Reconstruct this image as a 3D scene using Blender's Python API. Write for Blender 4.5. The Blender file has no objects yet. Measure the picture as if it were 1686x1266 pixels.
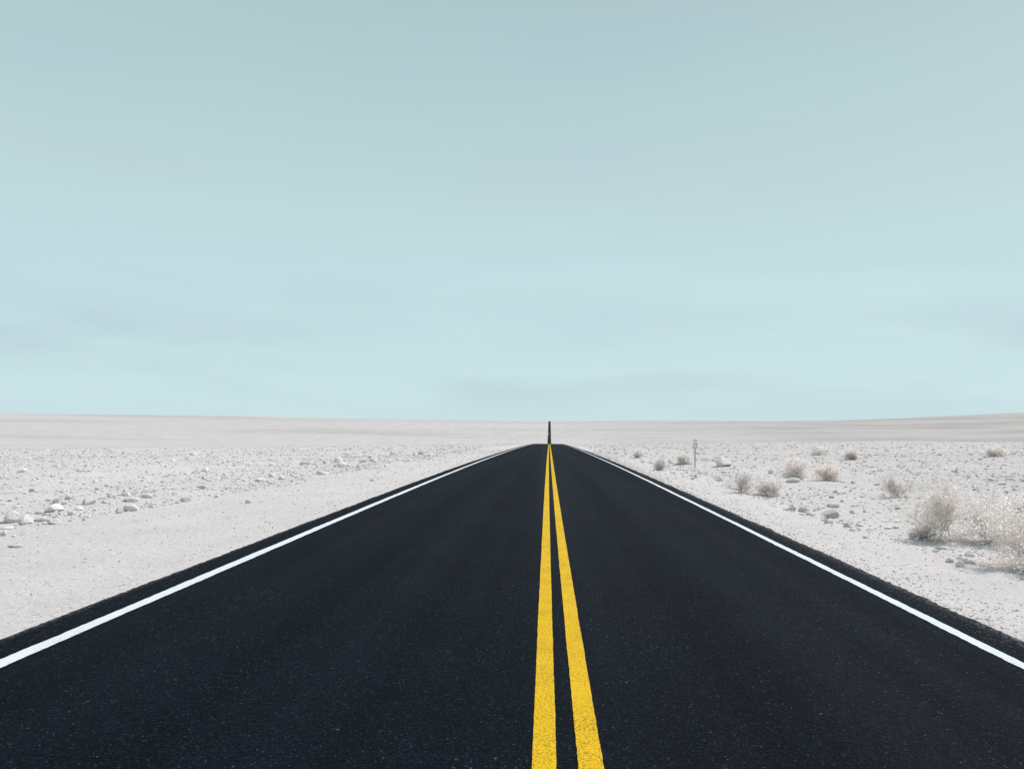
import bpy, bmesh, math, random
import numpy as np
from mathutils import Matrix, Vector
R = math.radians
scene = bpy.context.scene
COL = scene.collection

# ------------------------------------------------------------------ camera
CAM_H = 1.5
cam_d = bpy.data.cameras.new('camera')
cam = bpy.data.objects.new('camera', cam_d); COL.objects.link(cam)
cam_d.sensor_fit = 'HORIZONTAL'; cam_d.sensor_width = 36; cam_d.lens = 1220 / 1686 * 36
cam_d.clip_start = 0.05; cam_d.clip_end = 30000
_p = math.atan(73 / 1220); _y = math.atan(55 / 1220 * math.cos(_p))
_M = Matrix.Rotation(-R(0.6), 4, 'Y') @ Matrix.Rotation(_y, 4, 'Z') @ Matrix.Rotation(R(90) + _p, 4, 'X')
cam.matrix_world = Matrix.Translation((0, 0, CAM_H)) @ _M
cam_d.dof.use_dof = True; cam_d.dof.focus_distance = 13; cam_d.dof.aperture_fstop = 14
scene.camera = cam

# ------------------------------------------------------------------ light
SUN_EL, SUN_DIR = 53, (0.80, 0.60)            # direction towards the sun on the ground plane
sun_d = bpy.data.lights.new('sun', 'SUN'); sun_d.energy = 4.0; sun_d.angle = R(0.53)
sun_d.color = (1.0, 0.95, 0.925)
sun = bpy.data.objects.new('sun', sun_d); COL.objects.link(sun)
_s = Vector((SUN_DIR[0], SUN_DIR[1], 0)).normalized() * math.cos(R(SUN_EL)); _s.z = math.sin(R(SUN_EL))
sun.rotation_euler = (_s).to_track_quat('Z', 'Y').to_euler()
sun.location = (40, 30, 60)

world = bpy.data.worlds.new('World'); scene.world = world; world.use_nodes = True
wt = world.node_tree; wt.nodes.clear()
def WN(t, **k):
    n = wt.nodes.new(t)
    for a, b in k.items(): setattr(n, a, b)
    return n
def srgb(r, g, b):
    return tuple(((c / 255 / 12.92) if c / 255 <= .04045 else ((c / 255 + .055) / 1.055) ** 2.4) for c in (r, g, b))
wo = WN('ShaderNodeOutputWorld'); bg = WN('ShaderNodeBackground'); bg.inputs['Strength'].default_value = 0.1
sky = WN('ShaderNodeTexSky', sky_type='NISHITA', sun_disc=False)
sky.sun_elevation = R(SUN_EL); sky.sun_rotation = math.atan2(SUN_DIR[0], SUN_DIR[1])
sky.dust_density = 4; sky.air_density = 1.2; sky.altitude = 300
tc = WN('ShaderNodeTexCoord'); sx = WN('ShaderNodeSeparateXYZ')
wt.links.new(tc.outputs['Generated'], sx.inputs[0])
ramp = WN('ShaderNodeValToRGB'); wt.links.new(sx.outputs['Z'], ramp.inputs[0])
SKY = [(0.0, (208, 233, 237)), (0.05, (203, 229, 234)), (0.11, (199, 225, 231)), (0.17, (201, 228, 232)), (0.22, (198, 225, 229)),
       (0.30, (192, 217, 221)), (0.42, (183, 209, 213)), (0.54, (173, 199, 203)), (1.0, (150, 180, 188))]
while len(ramp.color_ramp.elements) < len(SKY): ramp.color_ramp.elements.new(0.5)
for e, (p, c) in zip(ramp.color_ramp.elements, SKY): e.position = p; e.color = srgb(*c) + (1,)
# faint bands of thin cloud, strongest low over the horizon
mp = WN('ShaderNodeMapping'); mp.inputs['Scale'].default_value = (1.5, 1.5, 8.5); mp.inputs['Location'].default_value = (2.35, 1.1, .2)
wt.links.new(tc.outputs['Generated'], mp.inputs[0])
nz = WN('ShaderNodeTexNoise'); nz.inputs['Scale'].default_value = 1.5; nz.inputs['Detail'].default_value = 4
nz.inputs['Roughness'].default_value = .48; nz.inputs['Distortion'].default_value = .3
wt.links.new(mp.outputs[0], nz.inputs[0])
cr = WN('ShaderNodeValToRGB'); wt.links.new(nz.outputs['Fac'], cr.inputs[0])
cr.color_ramp.elements[0].position = .38; cr.color_ramp.elements[0].color = (.90, .895, .918, 1)
cr.color_ramp.elements[1].position = .60; cr.color_ramp.elements[1].color = (1.01, 1.02, 1.01, 1)
cw = WN('ShaderNodeValToRGB'); wt.links.new(sx.outputs['Z'], cw.inputs[0])
for p, c in ((.0, .25), (.05, .8), (.1, 1.0), (.15, .6), (.24, .18), (.5, .12)):
    e = cw.color_ramp.elements.new(p); e.color = (c, c, c, 1)
cw.color_ramp.elements.remove(cw.color_ramp.elements[0]); cw.color_ramp.elements[-1].color = (.3, .3, .3, 1)
mul = WN('ShaderNodeMix', data_type='RGBA', blend_type='MULTIPLY')
wt.links.new(cw.outputs[0], mul.inputs[0])
wt.links.new(ramp.outputs[0], mul.inputs[6]); wt.links.new(cr.outputs[0], mul.inputs[7])
sc10 = WN('ShaderNodeMix', data_type='RGBA', blend_type='MULTIPLY'); sc10.inputs[0].default_value = 1
sc10.inputs[7].default_value = (10, 10, 10, 1); wt.links.new(mul.outputs[2], sc10.inputs[6])
mx = WN('ShaderNodeMix', data_type='RGBA'); mx.inputs[0].default_value = 0.94
wt.links.new(sky.outputs[0], mx.inputs[6]); wt.links.new(sc10.outputs[2], mx.inputs[7])
wt.links.new(mx.outputs[2], bg.inputs[0]); wt.links.new(bg.outputs[0], wo.inputs[0])

scene.view_settings.view_transform = 'Standard'; scene.view_settings.look = 'None'
scene.view_settings.exposure = 0; scene.view_settings.gamma = 1

# ------------------------------------------------------------------ terrain mathematics
# MATH BEGIN
_sk = np.array([[-400, 0.02], [0, 0], [40, -.0095], [80, -.0125], [170, -.0165], [230, -.031], [900, -.03], [1500, .0482], [2350, .0482], [2560, 0], [3000, -.03], [12000, -.03]])
_gy = np.arange(-400, 12001, 1.0); _gs = np.interp(_gy, _sk[:, 0], _sk[:, 1])
_gz = np.concatenate([[0], np.cumsum((_gs[1:] + _gs[:-1]) / 2)]); _gz -= np.interp(0, _gy, _gz)
def profile(Y): return np.interp(Y, _gy, _gz)
def xc(Y):
    Y = np.maximum(np.asarray(Y, float), 0); return .0056 * Y * Y / (Y + 25)
EDGE_L, EDGE_R = -3.75, 3.44
def hash2(i, j, s):
    h = (i.astype(np.int64) * 374761393 + j.astype(np.int64) * 668265263 + s * 1442695041) & 0xffffffff
    h = ((h ^ (h >> 13)) * 1274126177) & 0xffffffff
    return ((h ^ (h >> 16)) & 0xffff) / 65535.0
def vnoise(x, y, s=0):
    x = np.asarray(x, float); y = np.asarray(y, float)
    i = np.floor(x); j = np.floor(y); fx = x - i; fy = y - j
    fx = fx * fx * (3 - 2 * fx); fy = fy * fy * (3 - 2 * fy); i = i.astype(int); j = j.astype(int)
    return ((hash2(i, j, s) * (1 - fx) + hash2(i + 1, j, s) * fx) * (1 - fy) +
            (hash2(i, j + 1, s) * (1 - fx) + hash2(i + 1, j + 1, s) * fx) * fy) * 2 - 1
def sstep(a, b, x):
    t = np.clip((x - a) / (b - a), 0, 1); return t * t * (3 - 2 * t)
_fx = [-9000, -1840, -600, 0, 970, 1250, 1615, 2500, 9000]; _fz = [60, 10, 3, 0, 13, 24, 46, 95, 400]
def terrain(X, Y):
    X = np.asarray(X, float); Y = np.asarray(Y, float)
    u = X - xc(Y)
    far = sstep(170, 900, Y)
    near = np.where(u > 4.5, .018 * (u - 4.5), np.where(u < -5, .021 * (u + 5), 0))
    near = np.clip(near, -12, 12)
    z = profile(Y) + near * (1 - far) + np.interp(u, _fx, _fz) * far
    rough = np.maximum(sstep(-6.8, -9.5, u), sstep(4.3, 5.6, u))
    shoulder = np.maximum(sstep(EDGE_L, EDGE_L - .8, u), sstep(EDGE_R, EDGE_R + .7, u))
    n = .10 * vnoise(X / 5.5, Y / 5.5, 1) + .05 * vnoise(X / 1.3, Y / 1.3, 2) + .028 * vnoise(X / .45, Y / .45, 3) + .25 * vnoise(X / 30, Y / 30, 4) * sstep(15, 60, np.abs(u))
    z = z + n * rough * (1 - .6 * far) - .035 * shoulder + .008 * vnoise(X / .9, Y / .9, 5) * shoulder
    hill = 2.2 * vnoise(X / 260, Y / 420, 6) + .7 * vnoise(X / 70, Y / 110, 7)
    z = z + hill * far * sstep(12, 260, np.abs(u))
    under = (u > EDGE_L + .06) & (u < EDGE_R - .06)
    return np.where(under, z - .09, z)
# MATH END
def tz(x, y): return float(terrain(x, y))

# ------------------------------------------------------------------ helpers
def mesh_np(name, V, F, mat, smooth=False):
    """F: int array (n,3) or (n,4)"""
    V = np.asarray(V, np.float32); F = np.asarray(F, np.int32)
    me = bpy.data.meshes.new(name); n, k = F.shape
    me.vertices.add(len(V)); me.vertices.foreach_set('co', V.ravel())
    me.loops.add(n * k); me.loops.foreach_set('vertex_index', F.ravel())
    me.polygons.add(n); me.polygons.foreach_set('loop_start', np.arange(0, n * k, k, dtype=np.int32))
    try: me.polygons.foreach_set('loop_total', np.full(n, k, np.int32))
    except Exception: pass
    me.polygons.foreach_set('use_smooth', np.full(n, smooth))
    me.update(calc_edges=True); me.validate()
    if mat: me.materials.append(mat)
    return me
def link(name, me, parent=None):
    o = bpy.data.objects.new(name, me); COL.objects.link(o)
    if parent: o.parent = parent
    return o
def tag(o, label, cat, group=None, kind=None):
    if label: o['label'] = label
    if cat: o['category'] = cat
    if group: o['group'] = group
    if kind: o['kind'] = kind
    return o
def empty(name, loc, rz=0):
    o = bpy.data.objects.new(name, None); COL.objects.link(o); o.location = loc; o.rotation_euler = (0, 0, rz)
    o.empty_display_size = .2
    return o
def bm_obj(name, bm, mat, parent=None, smooth=False):
    me = bpy.data.meshes.new(name); bm.to_mesh(me); bm.free(); me.materials.append(mat)
    if smooth:
        for p in me.polygons: p.use_smooth = True
    return link(name, me, parent)
class MatB:
    def __init__(s, name):
        s.m = bpy.data.materials.new(name); s.m.use_nodes = True; s.t = s.m.node_tree
        s.b = s.t.nodes['Principled BSDF']; s.tc = s.n('ShaderNodeTexCoord')
    def n(s, t, **k):
        x = s.t.nodes.new(t)
        for a, b in k.items(): setattr(x, a, b)
        return x
    def l(s, a, b): s.t.links.new(a, b)
    def noise(s, scale, detail=2, rough=.5, vec=None):
        x = s.n('ShaderNodeTexNoise'); x.inputs['Scale'].default_value = scale
        x.inputs['Detail'].default_value = detail; x.inputs['Roughness'].default_value = rough
        s.l(vec or s.tc.outputs['Object'], x.inputs['Vector']); return x.outputs['Fac']
    def mapping(s, scale, vec=None):
        x = s.n('ShaderNodeMapping'); x.inputs['Scale'].default_value = scale
        s.l(vec or s.tc.outputs['Object'], x.inputs['Vector']); return x.outputs[0]
    def vor(s, scale, vec=None, out='Color'):
        x = s.n('ShaderNodeTexVoronoi'); x.inputs['Scale'].default_value = scale
        s.l(vec or s.tc.outputs['Object'], x.inputs['Vector'])
        return x.outputs[out]
    def ramp(s, fac, stops, interp='LINEAR'):
        x = s.n('ShaderNodeValToRGB'); x.color_ramp.interpolation = interp
        while len(x.color_ramp.elements) < len(stops): x.color_ramp.elements.new(.5)
        for e, (p, c) in zip(x.color_ramp.elements, stops):
            e.position = p; e.color = (c, c, c, 1) if not isinstance(c, tuple) else tuple(c) + (1,)
        s.l(fac, x.inputs[0]); return x.outputs[0]
    def mix(s, a, b, f, mode='MIX'):
        x = s.n('ShaderNodeMix', data_type='RGBA', blend_type=mode)
        for v, i in ((f, 0), (a, 6), (b, 7)):
            if isinstance(v, (int, float)) and i == 0: x.inputs[0].default_value = v
            elif isinstance(v, tuple): x.inputs[i].default_value = v + (1,)
            elif isinstance(v, (int, float)): x.inputs[i].default_value = (v, v, v, 1)
            else: s.l(v, x.inputs[i])
        return x.outputs[2]
    def math(s, op, a, b=0.0, clamp=False):
        x = s.n('ShaderNodeMath', operation=op, use_clamp=clamp)
        for v, i in ((a, 0), (b, 1)):
            if isinstance(v, (int, float)): x.inputs[i].default_value = v
            else: s.l(v, x.inputs[i])
        return x.outputs[0]
    def sep(s, v):
        x = s.n('ShaderNodeSeparateXYZ'); s.l(v, x.inputs[0]); return x.outputs
    def bump(s, h, strength, dist=.01, prev=None):
        x = s.n('ShaderNodeBump'); x.inputs['Strength'].default_value = strength; x.inputs['Distance'].default_value = dist
        s.l(h, x.inputs['Height'])
        if prev: s.l(prev, x.inputs['Normal'])
        return x.outputs[0]
    def done(s, col=None, rough=.9, spec=.2, normal=None):
        if col is not None:
            if isinstance(col, tuple): s.b.inputs['Base Color'].default_value = col + (1,)
            else: s.l(col, s.b.inputs['Base Color'])
        if isinstance(rough, (int, float)): s.b.inputs['Roughness'].default_value = rough
        else: s.l(rough, s.b.inputs['Roughness'])
        s.b.inputs['Specular IOR Level'].default_value = spec
        if normal: s.l(normal, s.b.inputs['Normal'])
        return s.m

# ------------------------------------------------------------------ materials
def mat_sand():
    m = MatB('pale desert sand')
    big = m.ramp(m.noise(.035, 4, .6), [(.3, .93), (.7, 1.05)])
    mid = m.ramp(m.noise(.7, 4, .6), [(.3, .95), (.7, 1.04)])
    fine = m.ramp(m.noise(26, 5, .75), [(.25, .78), (.5, 1.0), (.75, 1.14)])
    speck = m.ramp(m.sep(m.vor(38))[0], [(0, .72), (.06, .97), (.9, 1.0), (1, 1.18)])
    c = m.mix((.578, .528, .525), big, 1, 'MULTIPLY'); c = m.mix(c, mid, 1, 'MULTIPLY')
    c = m.mix(c, fine, 1, 'MULTIPLY'); c = m.mix(c, speck, .8, 'MULTIPLY')
    # wide washes of darker desert pavement, stretched along the slope of the far fan
    wash = m.noise(1, 4, .6, m.mapping((.0011, .0042, .01)))
    c = m.mix(c, (.42, .385, .37), m.math('MULTIPLY', m.ramp(wash, [(.50, 0.0), (.66, 1.0)]), .55), 'MIX')
    # the fan beyond the crest is a slightly darker soil than the plain in front
    ys_ = m.math('MULTIPLY', m.math('SUBTRACT', m.math('ADD', m.sep(m.tc.outputs['Object'])[1], m.math('MULTIPLY', m.noise(.06, 3), 60)), 55), .006, True)
    c = m.mix(c, m.mix(c, (.875, .87, .875), 1, 'MULTIPLY'), ys_)
    fs = m.ramp(m.noise(1, 4, .7, m.mapping((.09, .011, .05))), [(.3, .93), (.7, 1.06)])
    c = m.mix(c, fs, ys_, 'MULTIPLY')
    # ground toned slightly greyer right of the road
    st = m.math('MULTIPLY', m.math('SUBTRACT', m.math('ADD', m.sep(m.tc.outputs['Object'])[0], m.math('MULTIPLY', m.noise(.5, 3), 3)), 6.5), .12, True)
    c = m.mix(c, (.90, .893, .89), m.math('MULTIPLY', st, m.math('SUBTRACT', 1.0, ys_)), 'MULTIPLY')
    # greyer tone over the fan on the right hand side
    xyz = m.sep(m.tc.outputs['Object'])
    wob = m.math('MULTIPLY', m.noise(.004, 4, .6), 900)
    side = m.math('MULTIPLY', m.math('ADD', m.math('ADD', xyz[0], wob), -430), .0016, True)
    c = m.mix(c, (.405, .370, .358), m.math('MULTIPLY', side, .8))
    strk = m.ramp(m.noise(1, 5, .6, m.mapping((.0022, .006, .01))), [(.44, 1.0), (.62, .80)])
    c = m.mix(c, strk, m.math('MULTIPLY', m.math('POWER', side, 3), ys_), 'MULTIPLY')
    b = m.bump(m.noise(9, 6, .7), .6, .05)
    b = m.bump(m.noise(70, 3, .7), .55, .012, b)
    return m.done(c, .95, .1, b)
def mat_rock(name, base, var=.12):
    m = MatB(name)
    oi = m.n('ShaderNodeObjectInfo')
    rnd = m.ramp(oi.outputs['Random'], [(0, 1 - var), (1, 1 + var)])
    geo = m.n('ShaderNodeNewGeometry')
    isl = m.ramp(geo.outputs['Random Per Island'], [(0, 1 - var), (1, 1 + var)])
    c = m.mix(base, rnd, 1, 'MULTIPLY'); c = m.mix(c, isl, 1, 'MULTIPLY')
    c = m.mix(c, m.ramp(m.noise(14, 5, .65), [(.3, .84), (.7, 1.1)]), 1, 'MULTIPLY')
    return m.done(c, .9, .15, m.bump(m.noise(22, 6, .7), .5, .02))
def mat_asphalt():
    m = MatB('fresh dark asphalt')
    obj = m.tc.outputs['Object']; xyz = m.sep(obj)
    agg = m.sep(m.vor(135))                      # 13 mm stones
    agg2 = m.sep(m.vor(58))
    c1 = m.ramp(agg[0], [(0, (.0012, .0022, .0044)), (.6, (.0026, .0047, .0096)), (.93, (.0060, .0095, .0165)), (1, (.016, .022, .034))])
    c = m.mix(c1, m.ramp(agg2[1], [(0, .8), (.85, 1.03), (1, 1.45)]), 1, 'MULTIPLY')
    # scattered pale and rusty chips
    chip = m.ramp(agg[2], [(.9935, 0.0), (.9985, 1.0)])
    c = m.mix(c, (.095, .099, .10), chip)
    chip2 = m.ramp(agg2[2], [(.9965, 0.0), (.998, 1.0)])
    c = m.mix(c, (.10, .075, .045), m.math('MULTIPLY', chip2, m.ramp(m.noise(70, 1), [(.5, 0.0), (.56, 1.0)])))
    mott = m.ramp(m.noise(.55, 5, .6), [(.3, .84), (.7, 1.2)])
    tint = m.mix((1.0, 1.0, 1.0), (1.10, .96, .93), m.ramp(m.noise(.23, 2), [(.4, 0.0), (.62, 1.0)]))
    c = m.mix(c, mott, 1, 'MULTIPLY'); c = m.mix(c, tint, 1, 'MULTIPLY')
    # coarser, dustier strip outside the edge lines (u stored as attribute)
    at = m.n('ShaderNodeAttribute', attribute_name='u'); u = at.outputs['Fac']
    out = m.math('MAXIMUM', m.ramp(m.math('MULTIPLY_ADD', u, -1.0), [(0, 0.0), (1, 0.0)]), 0.0)
    x1 = m.math('MULTIPLY', m.math('SUBTRACT', u, 3.16), 9.0, True)
    x2 = m.math('MULTIPLY', m.math('SUBTRACT', -3.46, u) if False else m.math('MULTIPLY', m.math('ADD', u, 3.46), -1.0), 9.0, True)
    strip = m.math('MAXIMUM', x1, m.math('MULTIPLY', x2, .35))
    grit = m.ramp(m.sep(m.vor(48))[1], [(.80, 0.0), (.97, 1.0)])
    c = m.mix(c, (.085, .082, .076), m.math('MULTIPLY', m.math('MULTIPLY', strip, grit), .45))
    # dust blown on the ragged outer edge
    e1 = m.math('MULTIPLY', m.math('SUBTRACT', u, 3.33), 9.0, True)
    e2 = m.math('MULTIPLY', m.math('MULTIPLY', m.math('ADD', u, 3.68), -1.0), 12.0, True)
    dust = m.math('MULTIPLY', m.math('MAXIMUM', e1, e2), m.ramp(m.noise(38, 4, .7), [(.47, 0.0), (.62, 1.0)]))
    c = m.mix(c, (.30, .295, .285), m.math('MULTIPLY', dust, .5))
    # wheel paths a little smoother than the rest
    trk = m.noise(1, 3, .5, m.mapping((1.3, .012, 1)))
    c = m.mix(c, m.ramp(trk, [(.35, 1.13), (.65, .92)]), 1, 'MULTIPLY')
    rough = m.ramp(trk, [(.35, .80), (.65, .92)])
    b = m.bump(m.vor(75, out='Distance'), .55, .006)
    b = m.bump(m.noise(30, 4, .6), .4, .008, b)
    return m.done(c, rough, .05, b)
def mat_paint(name, col, pore, dark):
    m = MatB(name)
    n1 = m.noise(85, 3, .7); n2 = m.noise(3.2, 3, .6)
    p = m.ramp(m.math('ADD', n1, m.math('MULTIPLY', n2, .22)), [(pore - .04, 1.0), (pore + .07, 0.0)])
    c = m.mix(col, tuple(x * .66 for x in col), m.ramp(m.noise(120, 3, .8), [(.40, 1.0), (.60, 0.0)]))
    c = m.mix(c, tuple(x * .9 for x in col), m.ramp(m.noise(1.1, 4, .6), [(.35, 0.0), (.7, 1.0)]))
    c = m.mix(c, dark, p)
    return m.done(c, .75, .1, m.bump(m.noise(90, 3, .6), .6, .006))
def mat_twig(name, base):
    m = MatB(name)
    oi = m.n('ShaderNodeObjectInfo'); geo = m.n('ShaderNodeNewGeometry')
    c = m.mix(base, m.ramp(geo.outputs['Random Per Island'], [(0, .78), (1, 1.2)]), 1, 'MULTIPLY')
    c = m.mix(c, m.ramp(m.noise(5, 3), [(.3, .9), (.7, 1.08)]), 1, 'MULTIPLY')
    m.done(c, .85, .15)
    tr = m.n('ShaderNodeBsdfTranslucent'); m.l(c, tr.inputs[0]); ms = m.n('ShaderNodeMixShader'); ms.inputs[0].default_value = .55
    m.l(m.b.outputs[0], ms.inputs[1]); m.l(tr.outputs[0], ms.inputs[2])
    m.l(ms.outputs[0], m.t.nodes['Material Output'].inputs[0])
    return m.m
def mat_plain(name, col, rough=.5, spec=.4, metal=0):
    m = MatB(name); m.b.inputs['Metallic'].default_value = metal
    c = m.mix(col, m.ramp(m.noise(18, 4, .6), [(.3, .9), (.7, 1.06)]), 1, 'MULTIPLY')
    return m.done(c, rough, spec)
M_SAND = mat_sand(); M_ASPH = mat_asphalt()
M_PALE = mat_rock('pale limestone', (.66, .61, .59)); M_GREY = mat_rock('grey rock', (.56, .515, .495)); M_GREEN = mat_rock('greenish grey rock', (.63, .60, .565))
M_WHITE = mat_rock('chalk white rock', (.71, .665, .645), .06); M_GRAVEL = mat_rock('mixed desert gravel', (.735, .68, .655), .18)
M_YEL = mat_paint('yellow road paint', (.76, .465, .012), .54, (.28, .155, .008))
M_WPAINT = mat_paint('white road paint', (.70, .73, .77), .45, (.36, .38, .40))
M_BUSH = {'pale': mat_twig('bleached straw leaves', (.90, .85, .82)), 'rose': mat_twig('rosy straw leaves', (.90, .835, .805)),
          'grey': mat_twig('dead grey twigs', (.78, .73, .71))}
M_STEM = mat_twig('dry woody stems', (.80, .745, .715))

# ------------------------------------------------------------------ ground: one sheet to the horizon
def axis_y():
    ys = list(np.arange(-60, 0, 3.0)) + list(np.arange(0, 4, .25)); y = 4.0
    while y < 170: ys.append(y); y *= 1.011
    while y < 9000: ys.append(y); y *= 1.025
    return np.array(ys)
def axis_x():
    a = []; x = 3.2
    while x < 130: a.append(x); x += max(.05, .0125 * (x - 2))
    while x < 9000: a.append(x); x *= 1.05
    a = np.array(a); return np.concatenate([-a[::-1], [-1.6, 0, 1.6], a])
ys = axis_y(); xs = axis_x()
U, YY = np.meshgrid(xs, ys); XX = U + xc(YY)
ZZ = terrain(XX, YY)
nx, ny = len(xs), len(ys)
idx = np.arange(nx * ny).reshape(ny, nx)
F = np.stack([idx[:-1, :-1], idx[:-1, 1:], idx[1:, 1:], idx[1:, :-1]], -1).reshape(-1, 4)
g = link('ground', mesh_np('ground', np.stack([XX, YY, ZZ], -1).reshape(-1, 3), F, M_SAND, True))
tag(g, 'pale sandy desert plain and far rising fan on both sides of the road', 'ground', kind='structure')

# ------------------------------------------------------------------ road and markings
def road_y(y0=-30, y1=3200):
    a = list(np.arange(y0, 2, .5)); y = 2.0
    while y < 60: a.append(y); y += max(.02, .0045 * y)
    while y < y1: a.append(y); y *= 1.012
    return np.array(a)
rng = np.random.default_rng(7)
RY = road_y(); RZ = .012
def strip(name, u0, u1, dz, mat, parent=None, jit=0.0, mid=1, skirt=None, seed=0, end=9999):
    r = np.random.default_rng(seed); y = RY[RY < end]
    def edge(u):
        j = r.normal(0, 1, len(y)); j = np.convolve(j, [.25, .5, .25], 'same') * jit
        return u + j + jit * 1.2 * vnoise(y * 1.7, y * 0 + u * 9, seed + 3)
    a, b = edge(u0), edge(u1)
    cols = [a + (b - a) * t for t in np.linspace(0, 1, mid + 1)]
    zs = [profile(y) + dz for _ in cols]
    if skirt: cols = [cols[0] - .03] + cols + [cols[-1] + .03]; zs = [zs[0] - skirt] + zs + [zs[-1] - skirt]
    us = np.stack(cols, 1); V = np.stack([us + xc(y)[:, None], np.repeat(y[:, None], us.shape[1], 1), np.stack(zs, 1)], -1)
    n, k = us.shape; ii = np.arange(n * k).reshape(n, k)
    F = np.stack([ii[:-1, :-1], ii[:-1, 1:], ii[1:, 1:], ii[1:, :-1]], -1).reshape(-1, 4)
    me = mesh_np(name, V.reshape(-1, 3), F, mat, False)
    at = me.attributes.new('u', 'FLOAT', 'POINT'); at.data.foreach_set('value', us.astype(np.float32).ravel())
    return link(name, me, parent)
road = strip('road', EDGE_L, EDGE_R, RZ, M_ASPH, None, .012, 6, .09, 1)
tag(road, 'straight dark asphalt two lane road running over a crest to the horizon', 'road', kind='structure')
strip('yellow_line', -.051, .059, RZ + .004, M_YEL, road, .0013, 1, None, 2, 800)
strip('yellow_line', .154, .266, RZ + .004, M_YEL, road, .0013, 1, None, 3, 800)
strip('white_edge_line', -3.428, -3.310, RZ + .004, M_WPAINT, road, .0035, 1, None, 4)
strip('white_edge_line', 3.032, 3.122, RZ + .004, M_WPAINT, road, .0035, 1, None, 5)

# ------------------------------------------------------------------ rocks
def rock_bm(seed, sub=2, planes=9, amp=.05):
    r = random.Random(seed); bm = bmesh.new(); bmesh.ops.create_icosphere(bm, subdivisions=sub, radius=1)
    P = []
    for _ in range(planes):
        v = Vector((r.gauss(0, 1), r.gauss(0, 1), r.gauss(0, .8))).normalized(); P.append((v, r.uniform(.5, .82)))
    for v in bm.verts:
        for n, d in P:
            k = v.co.dot(n) - d
            if k > 0: v.co -= n * k
        v.co += Vector((r.gauss(0, 1), r.gauss(0, 1), r.gauss(0, 1))) * amp * .35
    mx = [max(abs(v.co[i]) for v in bm.verts) for i in range(3)]
    for v in bm.verts:
        for i in range(3): v.co[i] /= mx[i]
    return bm
ROCKS = []
for s in range(14):
    bm = rock_bm(100 + s, 3 if s < 8 else 2, 7 + s % 5); me = bpy.data.meshes.new('rock'); bm.to_mesh(me); bm.free()
    me.materials.append(M_PALE); ROCKS.append(me)
def put_rock(x, y, w, h, mat, variant, rz, name='rock', tilt=0, d=None):
    o = link(name, ROCKS[variant % 14])
    o.location = (x, y, tz(x, y) + h * .26); o.scale = (w / 2, (d or w * .75) / 2, h * .62)
    o.rotation_euler = (tilt, tilt * .5, rz)
    if mat is not M_PALE:
        o.material_slots[0].link = 'OBJECT'; o.material_slots[0].material = mat
    return o
MATS = {'p': M_PALE, 'g': M_GREY, 'e': M_GREEN, 'w': M_WHITE}
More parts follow.
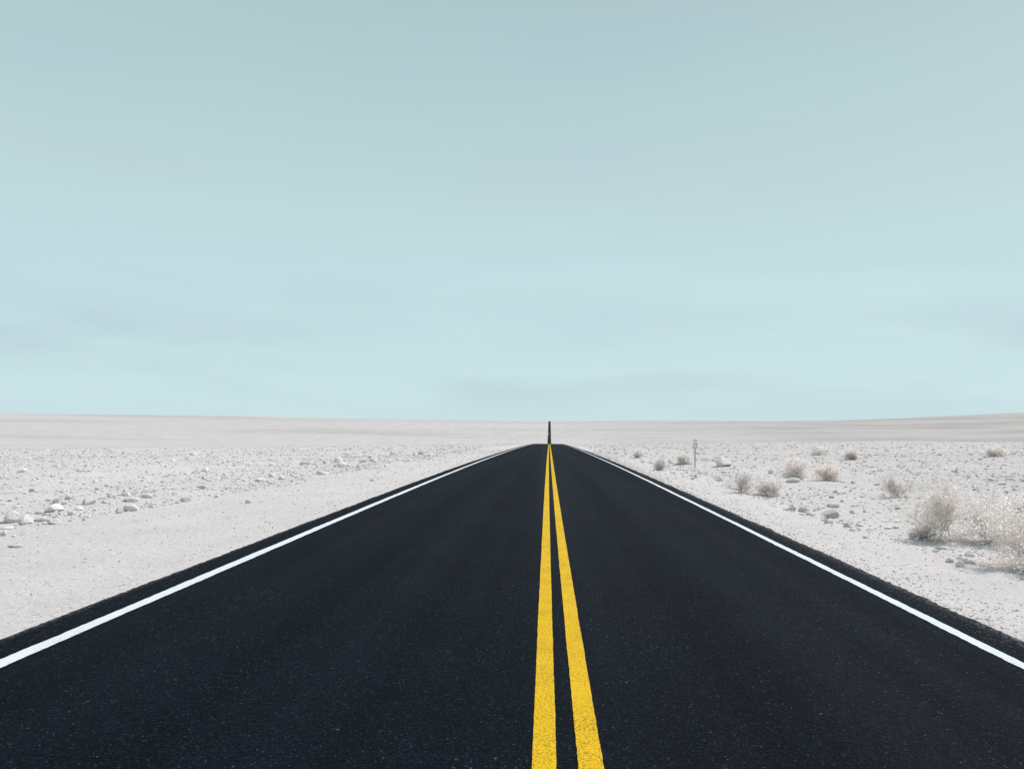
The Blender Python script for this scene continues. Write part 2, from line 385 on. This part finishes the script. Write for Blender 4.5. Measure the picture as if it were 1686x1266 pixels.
# HERO ROCKS
HERO = [
    (-8.88, 12.10, 0.39, 0.22, 'p', -0.3, "big flat topped pale boulder at the left edge, largest stone left of the road"),
    (-7.87, 11.68, 0.24, 0.13, 'e', 0.0, "greenish grey rounded stone low in the stone patch at the left edge"),
    (-8.42, 13.00, 0.20, 0.12, 'w', -0.1, "chalk white blocky stone beside the greenish grey stone on the left plain"),
    (-7.78, 13.72, 0.31, 0.16, 'w', 0.1, "bright white angular rock standing alone at the right end of the left stone patch"),
    (-7.75, 13.27, 0.13, 0.11, 'g', 0.1, "small dark pointed rock just left of the bright white angular rock"),
    (-8.67, 15.26, 0.37, 0.14, 'e', -0.4, "long flat greenish slab behind the bright white angular rock"),
    (-10.13, 15.07, 0.18, 0.11, 'g', -0.5, "dark grey stone in the middle of the left stone patch"),
    (-10.21, 15.57, 0.17, 0.11, 'g', 0.3, "grey stone behind the dark grey stone of the left stone patch"),
    (-9.10, 13.47, 0.39, 0.16, 'p', -0.2, "broad pale slab in front of the dark grey stone on the left plain"),
    (-13.18, 18.59, 0.16, 0.12, 'g', -0.3, "small round grey stone at the back of the left stone patch"),
    (-9.22, 13.23, 0.16, 0.07, 'g', 0.5, "low dark stone leaning against the broad pale slab"),
    (-8.21, 11.10, 0.19, 0.05, 'w', -0.0, "thin white slab lying just in front of the big flat topped boulder"),
    (-7.72, 10.37, 0.12, 0.09, 'p', 0.3, "upright pale block in front of the thin white slab at the left edge"),
    (-9.70, 16.32, 0.25, 0.07, 'w', -0.0, "thin flat white stone on the bare sand left of the long flat greenish slab"),
    (-8.99, 14.88, 0.17, 0.05, 'g', 0.1, "flat dark stone beside the thin flat white stone"),
    (-7.69, 12.17, 0.08, 0.05, 'g', -0.3, "small dark stone on bare sand right of the chalk white blocky stone"),
    (-7.84, 12.05, 0.09, 0.05, 'w', 0.1, "little white stone touching the greenish grey rounded stone on its right"),
    (-6.77, 9.30, 0.18, 0.05, 'g', 0.4, "low grey stone sunk in smooth sand, nearest stone on the left shoulder"),
    (-10.63, 23.10, 0.22, 0.10, 'g', 0.0, "flat dark stone far out on the left plain halfway to the crest"),
    (-8.87, 22.85, 0.33, 0.16, 'w', 0.2, "rounded white rock farthest right of the bigger rocks on the left plain"),
    (-9.12, 24.55, 0.30, 0.13, 'w', 0.2, "white rock just behind the rounded white rock of the left plain"),
    (-8.63, 24.03, 0.27, 0.15, 'p', -0.4, "pale rock right of the rounded white rock on the left plain"),
    (-13.60, 29.23, 0.38, 0.18, 'p', 0.3, "pale rounded rock beyond the flat dark stone of the left plain"),
    (-7.63, 15.53, 0.21, 0.13, 'p', 0.1, "greyish pale rock by itself on bare sand in the middle of the left plain"),
    (-6.10, 15.13, 0.16, 0.10, 'p', -0.2, "lonely pale stone on the smooth sand nearest the left road edge"),
    (-8.53, 16.88, 0.15, 0.08, 'w', -0.5, "small white stone behind the greyish pale rock in the middle of the left plain"),
    (-7.35, 16.43, 0.14, 0.07, 'w', 0.4, "small white stone between the greyish pale rock and the lonely pale stone"),
    (-9.34, 19.99, 0.22, 0.13, 'g', -0.0, "grey broken stone standing behind the small white stones on the left plain"),
    (-7.89, 26.06, 0.49, 0.12, 'g', 0.2, "long low dark stone on the left plain near the road shoulder"),
    (-6.91, 32.07, 0.25, 0.14, 'w', 0.4, "white stone beside the left shoulder towards the crest"),
    (-7.13, 38.56, 0.33, 0.17, 'w', 0.2, "white stone near the crest beside the left shoulder"),
    (-5.11, 21.83, 0.11, 0.08, 'g', 0.4, "single dark pebble on the smooth left shoulder"),
    (8.17, 34.88, 0.99, 0.53, 'w', -0.1, "white boulder with a shaded left face standing right of the marker post"),
    (6.94, 38.32, 0.23, 0.17, 'w', 0.3, "small white stone left of the marker post"),
    (7.18, 37.98, 0.29, 0.14, 'g', -0.1, "small flat dark stone between the white stone and the marker post"),
    (7.52, 23.07, 0.51, 0.19, 'p', 0.4, "long pale slab lying aslant below the rosy bushes"),
    (8.41, 28.18, 0.27, 0.23, 'p', 0.4, "upright pale stone at the left end of the long slab below the rosy bushes"),
    (5.04, 15.50, 0.17, 0.11, 'g', -0.4, "grey stone at the edge of the right shoulder, left of the grey rubble heap"),
    (5.28, 15.59, 0.21, 0.14, 'g', -0.4, "larger grey stone of the rubble heap at the edge of the right shoulder"),
    (5.22, 14.94, 0.18, 0.09, 'g', -0.3, "low grey stone on the right of the rubble heap by the right shoulder"),
    (5.54, 14.72, 0.35, 0.18, 'g', 0.5, "dark rock with a slanting lit edge, biggest rock beside the right shoulder"),
    (4.88, 13.20, 0.08, 0.11, 'p', -0.1, "thin upright pale splinter in front of the dark rock by the right shoulder"),
    (5.03, 12.69, 0.13, 0.09, 'g', 0.1, "grey stone just right of the dark rock by the right shoulder"),
    (4.76, 11.34, 0.12, 0.06, 'p', -0.2, "pale stone on the edge of the right shoulder midway to the big bush"),
    (7.44, 19.49, 0.15, 0.11, 'g', 0.0, "small dark stone on open stony ground behind the dark rock"),
    (6.77, 17.97, 0.12, 0.08, 'g', -0.1, "small grey stone on open stony ground just behind the dark rock"),
    (7.22, 15.64, 0.17, 0.10, 'p', -0.1, "pale rock lying left of the big straw bush"),
    (8.99, 22.22, 0.17, 0.12, 'g', 0.1, "grey stone on the plain left of the grey dead bush"),
    (14.50, 26.95, 0.14, 0.19, 'w', 0.1, "small white pointed stone behind the big straw bush"),
    (4.85, 9.23, 0.12, 0.06, 'g', 0.4, "grey stone on the right shoulder in the shade edge of the big straw bush"),
    (4.81, 8.92, 0.12, 0.10, 'e', 0.2, "greenish pyramid shaped stone on the shoulder in front of the big straw bush"),
    (5.44, 11.24, 0.09, 0.07, 'w', 0.4, "white stone in the dark shade at the left foot of the big straw bush"),
    (10.97, 18.27, 0.13, 0.08, 'g', 0.4, "grey stone far right behind the big straw bush"),
    (12.51, 21.49, 0.26, 0.10, 'w', 0.5, "flat white stone far right behind the big straw bush"),
    (12.15, 20.40, 0.25, 0.07, 'p', 0.2, "flat pale slab right of the flat white stone behind the big bush"),
    (5.08, 25.46, 0.15, 0.14, 'g', -0.3, "small grey stone by the right shoulder in front of the marker post"),
    (5.69, 24.46, 0.21, 0.13, 'w', 0.4, "white stone by the right shoulder left of the grey bush"),
]
# HERO END
for i, (x, y, w, h, t, rz, lab) in enumerate(HERO):
    o = put_rock(x, y, w, h, MATS[t], i * 5, rz, 'rock'); tag(o, lab, 'rock')

# stones of the plain: the larger ones one by one, the rest as one bed of gravel
def dens(x, y): return .5 + .35 * vnoise(x / 4.5, y / 7, 21) + .3 * vnoise(x / 1.4, y / 2.2, 22)
rg = np.random.default_rng(11)
def scatter(n, side, y0, y1, p=1.0, bw=None):
    out = []; guard = 0
    while len(out) < n and guard < 400:
        guard += 1
        y = y0 * (y1 / y0) ** (rg.random(4000) ** p)
        x = -.04 * y + rg.uniform(-1, 1, 4000) * (.80 * y + 3)
        u = x - xc(y); d = dens(x, y)
        eL = -7.2 - 1.2 * rg.exponential(1, 4000) * 0 + .9 * vnoise(y / 3, y * 0, 31); eR = 4.75 + .35 * vnoise(y / 3, y * 0, 32)
        ok = (u < eL) if side < 0 else (u > eR)
        band = (u > eL - 6) if side < 0 else (u < eR + 3.5)
        ok &= rg.random(4000) < d * np.where(band, 1.0, .62)
        if bw: ok &= (u > eL - bw) if side < 0 else (u < eR + bw)
        out += list(zip(x[ok], y[ok]))
    return out[:n]
LL = 'loose pale angular stone among many on the stony plain left of the road'
LR = 'loose pale angular stone among many between the bushes right of the road'
for side, n, lab, grp in ((-1, 190, LL, 'loose stones left of the road'), (1, 105, LR, 'loose stones right of the road')):
    # most of the bigger stones lie in the windrow graded off the shoulder
    spots = scatter(int(n * .6), side, 9.5 if side < 0 else 7.5, 45, 1.35, 3.2 if side < 0 else 1.6) + scatter(n - int(n * .6), side, 10, 60)
    for k, (x, y) in enumerate(spots):
        s = float(.075 + .0028 * y) * float(np.clip(rg.lognormal(0, .48), .45, 2.6))
        o = put_rock(x, y, s * 1.15, s * float(rg.uniform(.35, .7)), [M_PALE, M_PALE, M_WHITE, M_GREY, M_PALE][int(rg.integers(5))], int(rg.integers(14)), float(rg.uniform(0, 6.3)), 'stone', float(rg.normal(0, .18)), s * float(rg.uniform(.6, 1)))
        tag(o, lab, 'stone', grp)
def gravel_mesh(pts, sizes, seed):
    r = np.random.default_rng(seed); bm = bmesh.new(); bmesh.ops.create_icosphere(bm, subdivisions=1, radius=1)
    B = np.array([v.co[:] for v in bm.verts]); T = np.array([[v.index for v in f.verts] for f in bm.faces]); bm.free()
    n = len(pts); P = np.array(pts); K = len(B)
    V = np.repeat(B[None], n, 0) * (1 + r.normal(0, .16, (n, K, 1)))
    nrm = r.normal(0, 1, (n, 4, 3)); nrm /= np.linalg.norm(nrm, axis=2, keepdims=True); dd = r.uniform(.5, .8, (n, 4))
    for q in range(4):
        k = np.maximum(np.einsum('nkc,nc->nk', V, nrm[:, q]) - dd[:, q:q + 1], 0); V = V - nrm[:, q][:, None] * k[..., None]
    sc = np.stack([r.uniform(.7, 1.3, n), r.uniform(.6, 1, n), r.uniform(.35, .75, n)], 1) * sizes[:, None] * .5
    V = V * sc[:, None]; a = r.uniform(0, 6.28, n); ca, sa = np.cos(a)[:, None], np.sin(a)[:, None]
    X = V[..., 0] * ca - V[..., 1] * sa; Y = V[..., 0] * sa + V[..., 1] * ca
    z = terrain(P[:, 0], P[:, 1]) + sc[:, 2] * .45
    W = np.stack([X + P[:, 0:1], Y + P[:, 1:2], V[..., 2] + z[:, None]], -1)
    F = (T[None] + (np.arange(n) * K)[:, None, None]).reshape(-1, 3)
    return mesh_np('gravel', W.reshape(-1, 3), F, M_GRAVEL, False)
pts = scatter(34000, -1, 6.5, 190, .85) + scatter(26000, 1, 6, 190, .85)
yy = np.array([p[1] for p in pts])
sz = (.014 + .0011 * yy) * np.clip(rg.lognormal(0, .6, len(yy)), .35, 4.2) * np.interp(yy, [60, 150], [1, .55])
# fine chips on the smooth shoulders
sp = []
for side in (-1, 1):
    y = 4 * (70 / 4) ** rg.random(8000) ** 1.25
    u = np.where(side < 0, rg.uniform(-8.5, EDGE_L - .02, 8000), EDGE_R + .02 + rg.exponential(.5, 8000).clip(0, 1.9))
    sp += list(zip(u + xc(y), y))
ys2 = np.array([p[1] for p in sp]); sz2 = (.0065 + .0008 * ys2) * np.clip(rg.lognormal(0, .5, len(ys2)), .4, 3)
gv = link('gravel', gravel_mesh(pts + sp, np.concatenate([sz, sz2]), 5))
tag(gv, 'fine pale gravel and chips strewn over the desert floor beside the road', 'gravel', kind='stuff')

# ------------------------------------------------------------------ dry bushes
def tubes(segs):
    """segs: array n x 8 (p0, p1, r0, r1) -> three sided prisms"""
    S = np.array(segs); p0, p1 = S[:, :3], S[:, 3:6]; d = p1 - p0; d /= np.linalg.norm(d, axis=1, keepdims=True) + 1e-9
    a = np.cross(d, np.where(np.abs(d[:, 2:3]) < .9, [[0, 0, 1.]], [[1., 0, 0]])); a /= np.linalg.norm(a, axis=1, keepdims=True) + 1e-9
    b = np.cross(d, a); V = []
    for p, r in ((p0, S[:, 6:7]), (p1, S[:, 7:8])):
        for k in range(3):
            t = 2.0944 * k; V.append(p + (a * math.cos(t) + b * math.sin(t)) * r)
    V = np.stack(V, 1); n = len(S)
    T = np.array([[0, 1, 4, 3], [1, 2, 5, 4], [2, 0, 3, 5]])
    return V.reshape(-1, 3), (T[None] + (np.arange(n) * 6)[:, None, None]).reshape(-1, 4)
def grow_bush(seed, rad, hgt, stems, thick, leaves, leaf, lean=0.0):
    r = np.random.default_rng(seed); wood = []; twig = []; tips = []
    def shoot(p, d, L, rr, lvl):
        n = 3; pts = [p]; q = p.copy(); dd = d.copy()
        for k in range(n):
            dd = dd + r.normal(0, .22, 3) + np.array([0, 0, .06]); dd /= np.linalg.norm(dd)
            q = q + dd * L / n; q[2] = max(q[2], .01); pts.append(q.copy())
        for k in range(n):
            (wood if lvl < 2 else twig).append(np.concatenate([pts[k], pts[k + 1], [rr * (1 - .2 * k), rr * (.8 - .2 * k)]]))
            if lvl >= 1: tips.append(pts[k + 1])
        if lvl < 3:
            for k in range(1, n + 1):
                for _ in range(2 if lvl else 3):
                    e = dd + r.normal(0, .62, 3); e[2] += .12; e /= np.linalg.norm(e)
                    shoot(pts[k], e, L * r.uniform(.38, .62), rr * .52, lvl + 1)
    for s in range(stems):
        a = r.uniform(0, 6.283); el = r.uniform(.28, 1.45)
        d = np.array([math.cos(a) * math.cos(el) * rad / hgt, math.sin(a) * math.cos(el) * rad / hgt, math.sin(el)])
        d[0] += lean; L = np.linalg.norm(d * [1, 1, 1]) * hgt * .52 * r.uniform(.75, 1.15); d /= np.linalg.norm(d)
        shoot(np.array([r.normal(0, .06 * rad), r.normal(0, .06 * rad), 0.0]), d, L, thick, 0)
    tips = np.array(tips); V, F = tubes(twig); Q = F
    if leaves:
        c = tips[r.integers(0, len(tips), leaves)] + r.normal(0, leaf * 1.3, (leaves, 3)); c[:, 2] = np.maximum(c[:, 2], .01)
        d = r.normal(0, 1, (leaves, 3)); d[:, 2] = np.abs(d[:, 2]) + .3; d /= np.linalg.norm(d, axis=1, keepdims=True)
        e = np.cross(d, r.normal(0, 1, (leaves, 3))); e /= np.linalg.norm(e, axis=1, keepdims=True)
        L = leaf * r.uniform(.6, 1.5, (leaves, 1)); W = L * .2
        LV = np.stack([c, c + d * L * .5 + e * W, c + d * L, c + d * L * .5 - e * W], 1).reshape(-1, 3)
        LF = np.arange(leaves * 4).reshape(-1, 4) + len(V); V = np.concatenate([V, LV]); Q = np.concatenate([F, LF])
    return tubes(wood), (V, Q)
BUSH = [
    (5.88, 11.36, 0.88, 1.12, 'pale', "big fluffy straw coloured bush nearest the right shoulder, tallest of the straw clump"),
    (6.44, 11.15, 0.81, 0.94, 'pale', "broad straw bush between the big fluffy straw bush and the right frame edge"),
    (5.76, 8.75, 1.25, 0.87, 'pale', "straw bush cut by the right frame edge, throwing grey shade on the sand"),
    (8.20, 17.75, 0.96, 0.66, 'grey', "grey dead bush of bare twigs standing left behind the big straw bush"),
    (5.06, 19.58, 0.63, 0.67, 'grey', "dark grey scrubby bush on the edge of the right shoulder beyond the marker post"),
    (5.68, 19.15, 0.72, 0.56, 'pale', "pale straw bush touching the dark grey scrubby bush on its right"),
    (8.48, 25.58, 0.91, 0.71, 'rose', "rosy straw bush, left one of the pair above the long slab"),
    (8.79, 23.63, 0.81, 0.62, 'rose', "rosy straw bush, right one of the pair above the long slab"),
    (17.33, 42.97, 0.89, 0.60, 'rose', "small rosy tuft on the plain behind the pair of rosy bushes"),
    (17.69, 49.06, 0.84, 0.64, 'pale', "small pale bush with a dark shadow far back on the right plain"),
    (25.65, 43.77, 1.02, 0.71, 'pale', "small pale bush far back near the right frame edge"),
    (4.72, 30.63, 0.57, 0.60, 'grey', "low grey bush on the right shoulder left of the marker post"),
    (5.47, 44.47, 0.52, 0.51, 'grey', "small grey tuft on the right shoulder, nearest bush to the crest"),
    (8.54, 13.78, 0.50, 0.52, 'pale', "straw bush behind the big bush, half cut by the right frame edge"),
    (5.60, 11.43, 0.36, 0.20, 'grey', "low flat grey scrub at the shaded left foot of the big straw bush"),
    (6.73, 36.29, 0.58, 0.50, 'pale', "small pale tuft left behind the marker post"),
    (-9.51, 56.93, 0.34, 0.28, 'grey', "tiny dark tuft beside the left shoulder near the crest, only one left of the road"),
]
# BUSH END
for i, (x, y, rad, hgt, tone, lab) in enumerate(BUSH):
    far = y / 10
    root = empty('dry_bush', (x, y, tz(x, y) - .02), i * 1.1)
    tag(root, lab, 'bush')
    stems = 32 if rad > 1.1 else 15 if y < 16 else 11
    (wv, wf), (tv, tf) = grow_bush(50 + i, rad, hgt, stems, .0036 + .00024 * y, int((6500 if tone != 'grey' else 900) * (4 if rad > 1.1 else .75)), .016 + .0011 * y, 0)
    link('branches', mesh_np('branches', wv, wf, M_STEM), root)
    link('twigs', mesh_np('twigs', tv, tf, M_BUSH[tone]), root)

# ------------------------------------------------------------------ roadside marker
M_POST = mat_plain('galvanised steel', (.48, .455, .44), .55, .4); M_PLATE = mat_plain('white sign sheet', (.84, .83, .82)); M_BORD = mat_plain('faded grey border', (.42, .40, .39), .6)
def box(bm, c, s, bev=0):
    r = bmesh.ops.create_cube(bm, size=1, matrix=Matrix.Translation(c) @ Matrix.Diagonal((s[0], s[1], s[2], 1)))
    if bev: bmesh.ops.bevel(bm, geom=list({e for v in r['verts'] for e in v.link_edges}), offset=bev, segments=2, affect='EDGES')
def frame_bm(w, h, cz, bw, t, rad, y):
    """rounded rectangular ring"""
    bm = bmesh.new(); rings = []
    for (ww, hh, rr) in ((w, h, rad), (w - 2 * bw, h - 2 * bw, max(rad - bw, .005))):
        for yy_ in (y, y - t):
            ring = []
            for cx, cz2, a0 in ((1, 1, 0), (-1, 1, 90), (-1, -1, 180), (1, -1, 270)):
                for k in range(5):
                    a = R(a0 + k * 22.5)
                    ring.append(bm.verts.new((cx * (ww / 2 - rr) + rr * math.cos(a), yy_, cz + cz2 * (hh / 2 - rr) + rr * math.sin(a))))
            rings.append(ring)
    n = len(rings[0])
    for A, B in ((0, 1), (1, 3), (3, 2), (2, 0)):
        for k in range(n): bm.faces.new((rings[A][k], rings[A][(k + 1) % n], rings[B][(k + 1) % n], rings[B][k]))
    bmesh.ops.recalc_face_normals(bm, faces=bm.faces); return bm
def marker(x, y, H):
    z = tz(x, y); k = H / 1.2
    root = empty('marker_post', (x, y, z), R(-4)); root.rotation_euler[1] = R(.6)
    tag(root, 'small roadside marker post with grey bordered plate standing by the boulder right of the road', 'marker post')
    bm = bmesh.new(); box(bm, (0, 0, .48 * k - .1), (.046, .006, .96 * k + .2)); box(bm, (-.025, .015, .48 * k - .1), (.006, .036, .96 * k + .2)); box(bm, (.025, .015, .48 * k - .1), (.006, .036, .96 * k + .2))
    bm_obj('post', bm, M_POST, root)
    bm = bmesh.new(); box(bm, (0, -.006, .945 * k), (.17 * k, .005, .235 * k), 0); bm_obj('plate', bm, M_PLATE, root)
    bm_obj('plate_border', frame_bm(.18 * k, .245 * k, .945 * k, .034 * k, .006, .03, -.0085), M_BORD, root)
    bm = bmesh.new(); box(bm, (.004, -.0115, .93 * k), (.03 * k, .003, .045 * k)); bm_obj('plate_mark', bm, M_BORD, root)
    bm = bmesh.new(); box(bm, (0, -.006, 1.125 * k), (.165 * k, .005, .10 * k)); bm_obj('top_plate', bm, M_PLATE, root)
    bm = bmesh.new(); box(bm, (0, -.0115, 1.187 * k), (.19 * k, .012, .032 * k)); bm_obj('top_bar', bm, M_BORD, root)
    bm = bmesh.new(); box(bm, (0, .004, 1.08 * k), (.03, .004, .28 * k)); bm_obj('bracket', bm, M_POST, root)
# MARKER
marker(6.70, 33.65, 1.24)
# MARKER END

# ------------------------------------------------------------------ two far vehicles
M_CARW = mat_plain('white car paint', (.80, .80, .82), .3, .5); M_GLASS = mat_plain('dark car glass', (.02, .025, .03), .1, .5); M_TYRE = mat_plain('tyre rubber', (.015, .015, .016), .9, .2)
M_DARKCAR = mat_plain('dark car paint', (.012, .013, .018), .3, .5)
def vehicle(name, label, x, y, rz, W, H, L, prof, paint, glass_z):
    z = float(profile(y)) + RZ
    root = empty(name, (x, y, z), rz); tag(root, label, 'vehicle', 'far vehicles on the road')
    bm = bmesh.new(); rows = []
    for sx_, inset in ((-1, 0), (1, 0)):
        rows.append([bm.verts.new((sx_ * W / 2 * (1 - (.12 if pz > glass_z else 0)), py * L, pz * H)) for py, pz in prof])
    n = len(prof)
    for k in range(n): bm.faces.new((rows[0][k], rows[0][(k + 1) % n], rows[1][(k + 1) % n], rows[1][k]))
    bm.faces.new(rows[0]); bm.faces.new(rows[1][::-1])
    bmesh.ops.recalc_face_normals(bm, faces=bm.faces)
    bmesh.ops.bevel(bm, geom=bm.edges[:], offset=.05, segments=2, affect='EDGES')
    body = bm_obj('body', bm, paint, root)
    for yy_ in (-.5, .5):
        bm = bmesh.new(); box(bm, (0, yy_ * L * .985, glass_z * H + .13 * H), (W * .74, .10, .22 * H), .02); bm_obj('windscreen' if yy_ < 0 else 'rear_window', bm, M_GLASS, root)
    for sx_ in (-1, 1):
        bm = bmesh.new(); box(bm, (sx_ * W * .36, -L * .5, .36 * H), (.24, .08, .14), .02); bm_obj('headlight', bm, M_PLATE, root)
        for yy_ in (-.3, .3):
            bm = bmesh.new(); bmesh.ops.create_cone(bm, cap_ends=True, segments=20, radius1=.36, radius2=.36, depth=.24, matrix=Matrix.Translation((sx_ * (W / 2 - .08), yy_ * L, .36)) @ Matrix.Rotation(R(90), 4, 'Y'))
            bm_obj('wheel', bm, M_TYRE, root)
# VEHICLES
VAN = [(-.5, .16), (-.5, .46), (-.36, .56), (-.28, .96), (.48, 1.0), (.5, .55), (.5, .16)]
vehicle('white_van', 'white van on the left lane of the far road, the nearer of two far vehicles', float(xc(1650)) - 1.65, 1650, 0, 2.1, 2.6, 6, VAN, M_CARW, .56)
vehicle('dark_car', 'dark car on the right lane near the top of the far road', float(xc(2150)) + 1.5, 2150, R(180), 2.0, 1.9, 4.8, VAN, M_DARKCAR, .56)
# VEHICLES END
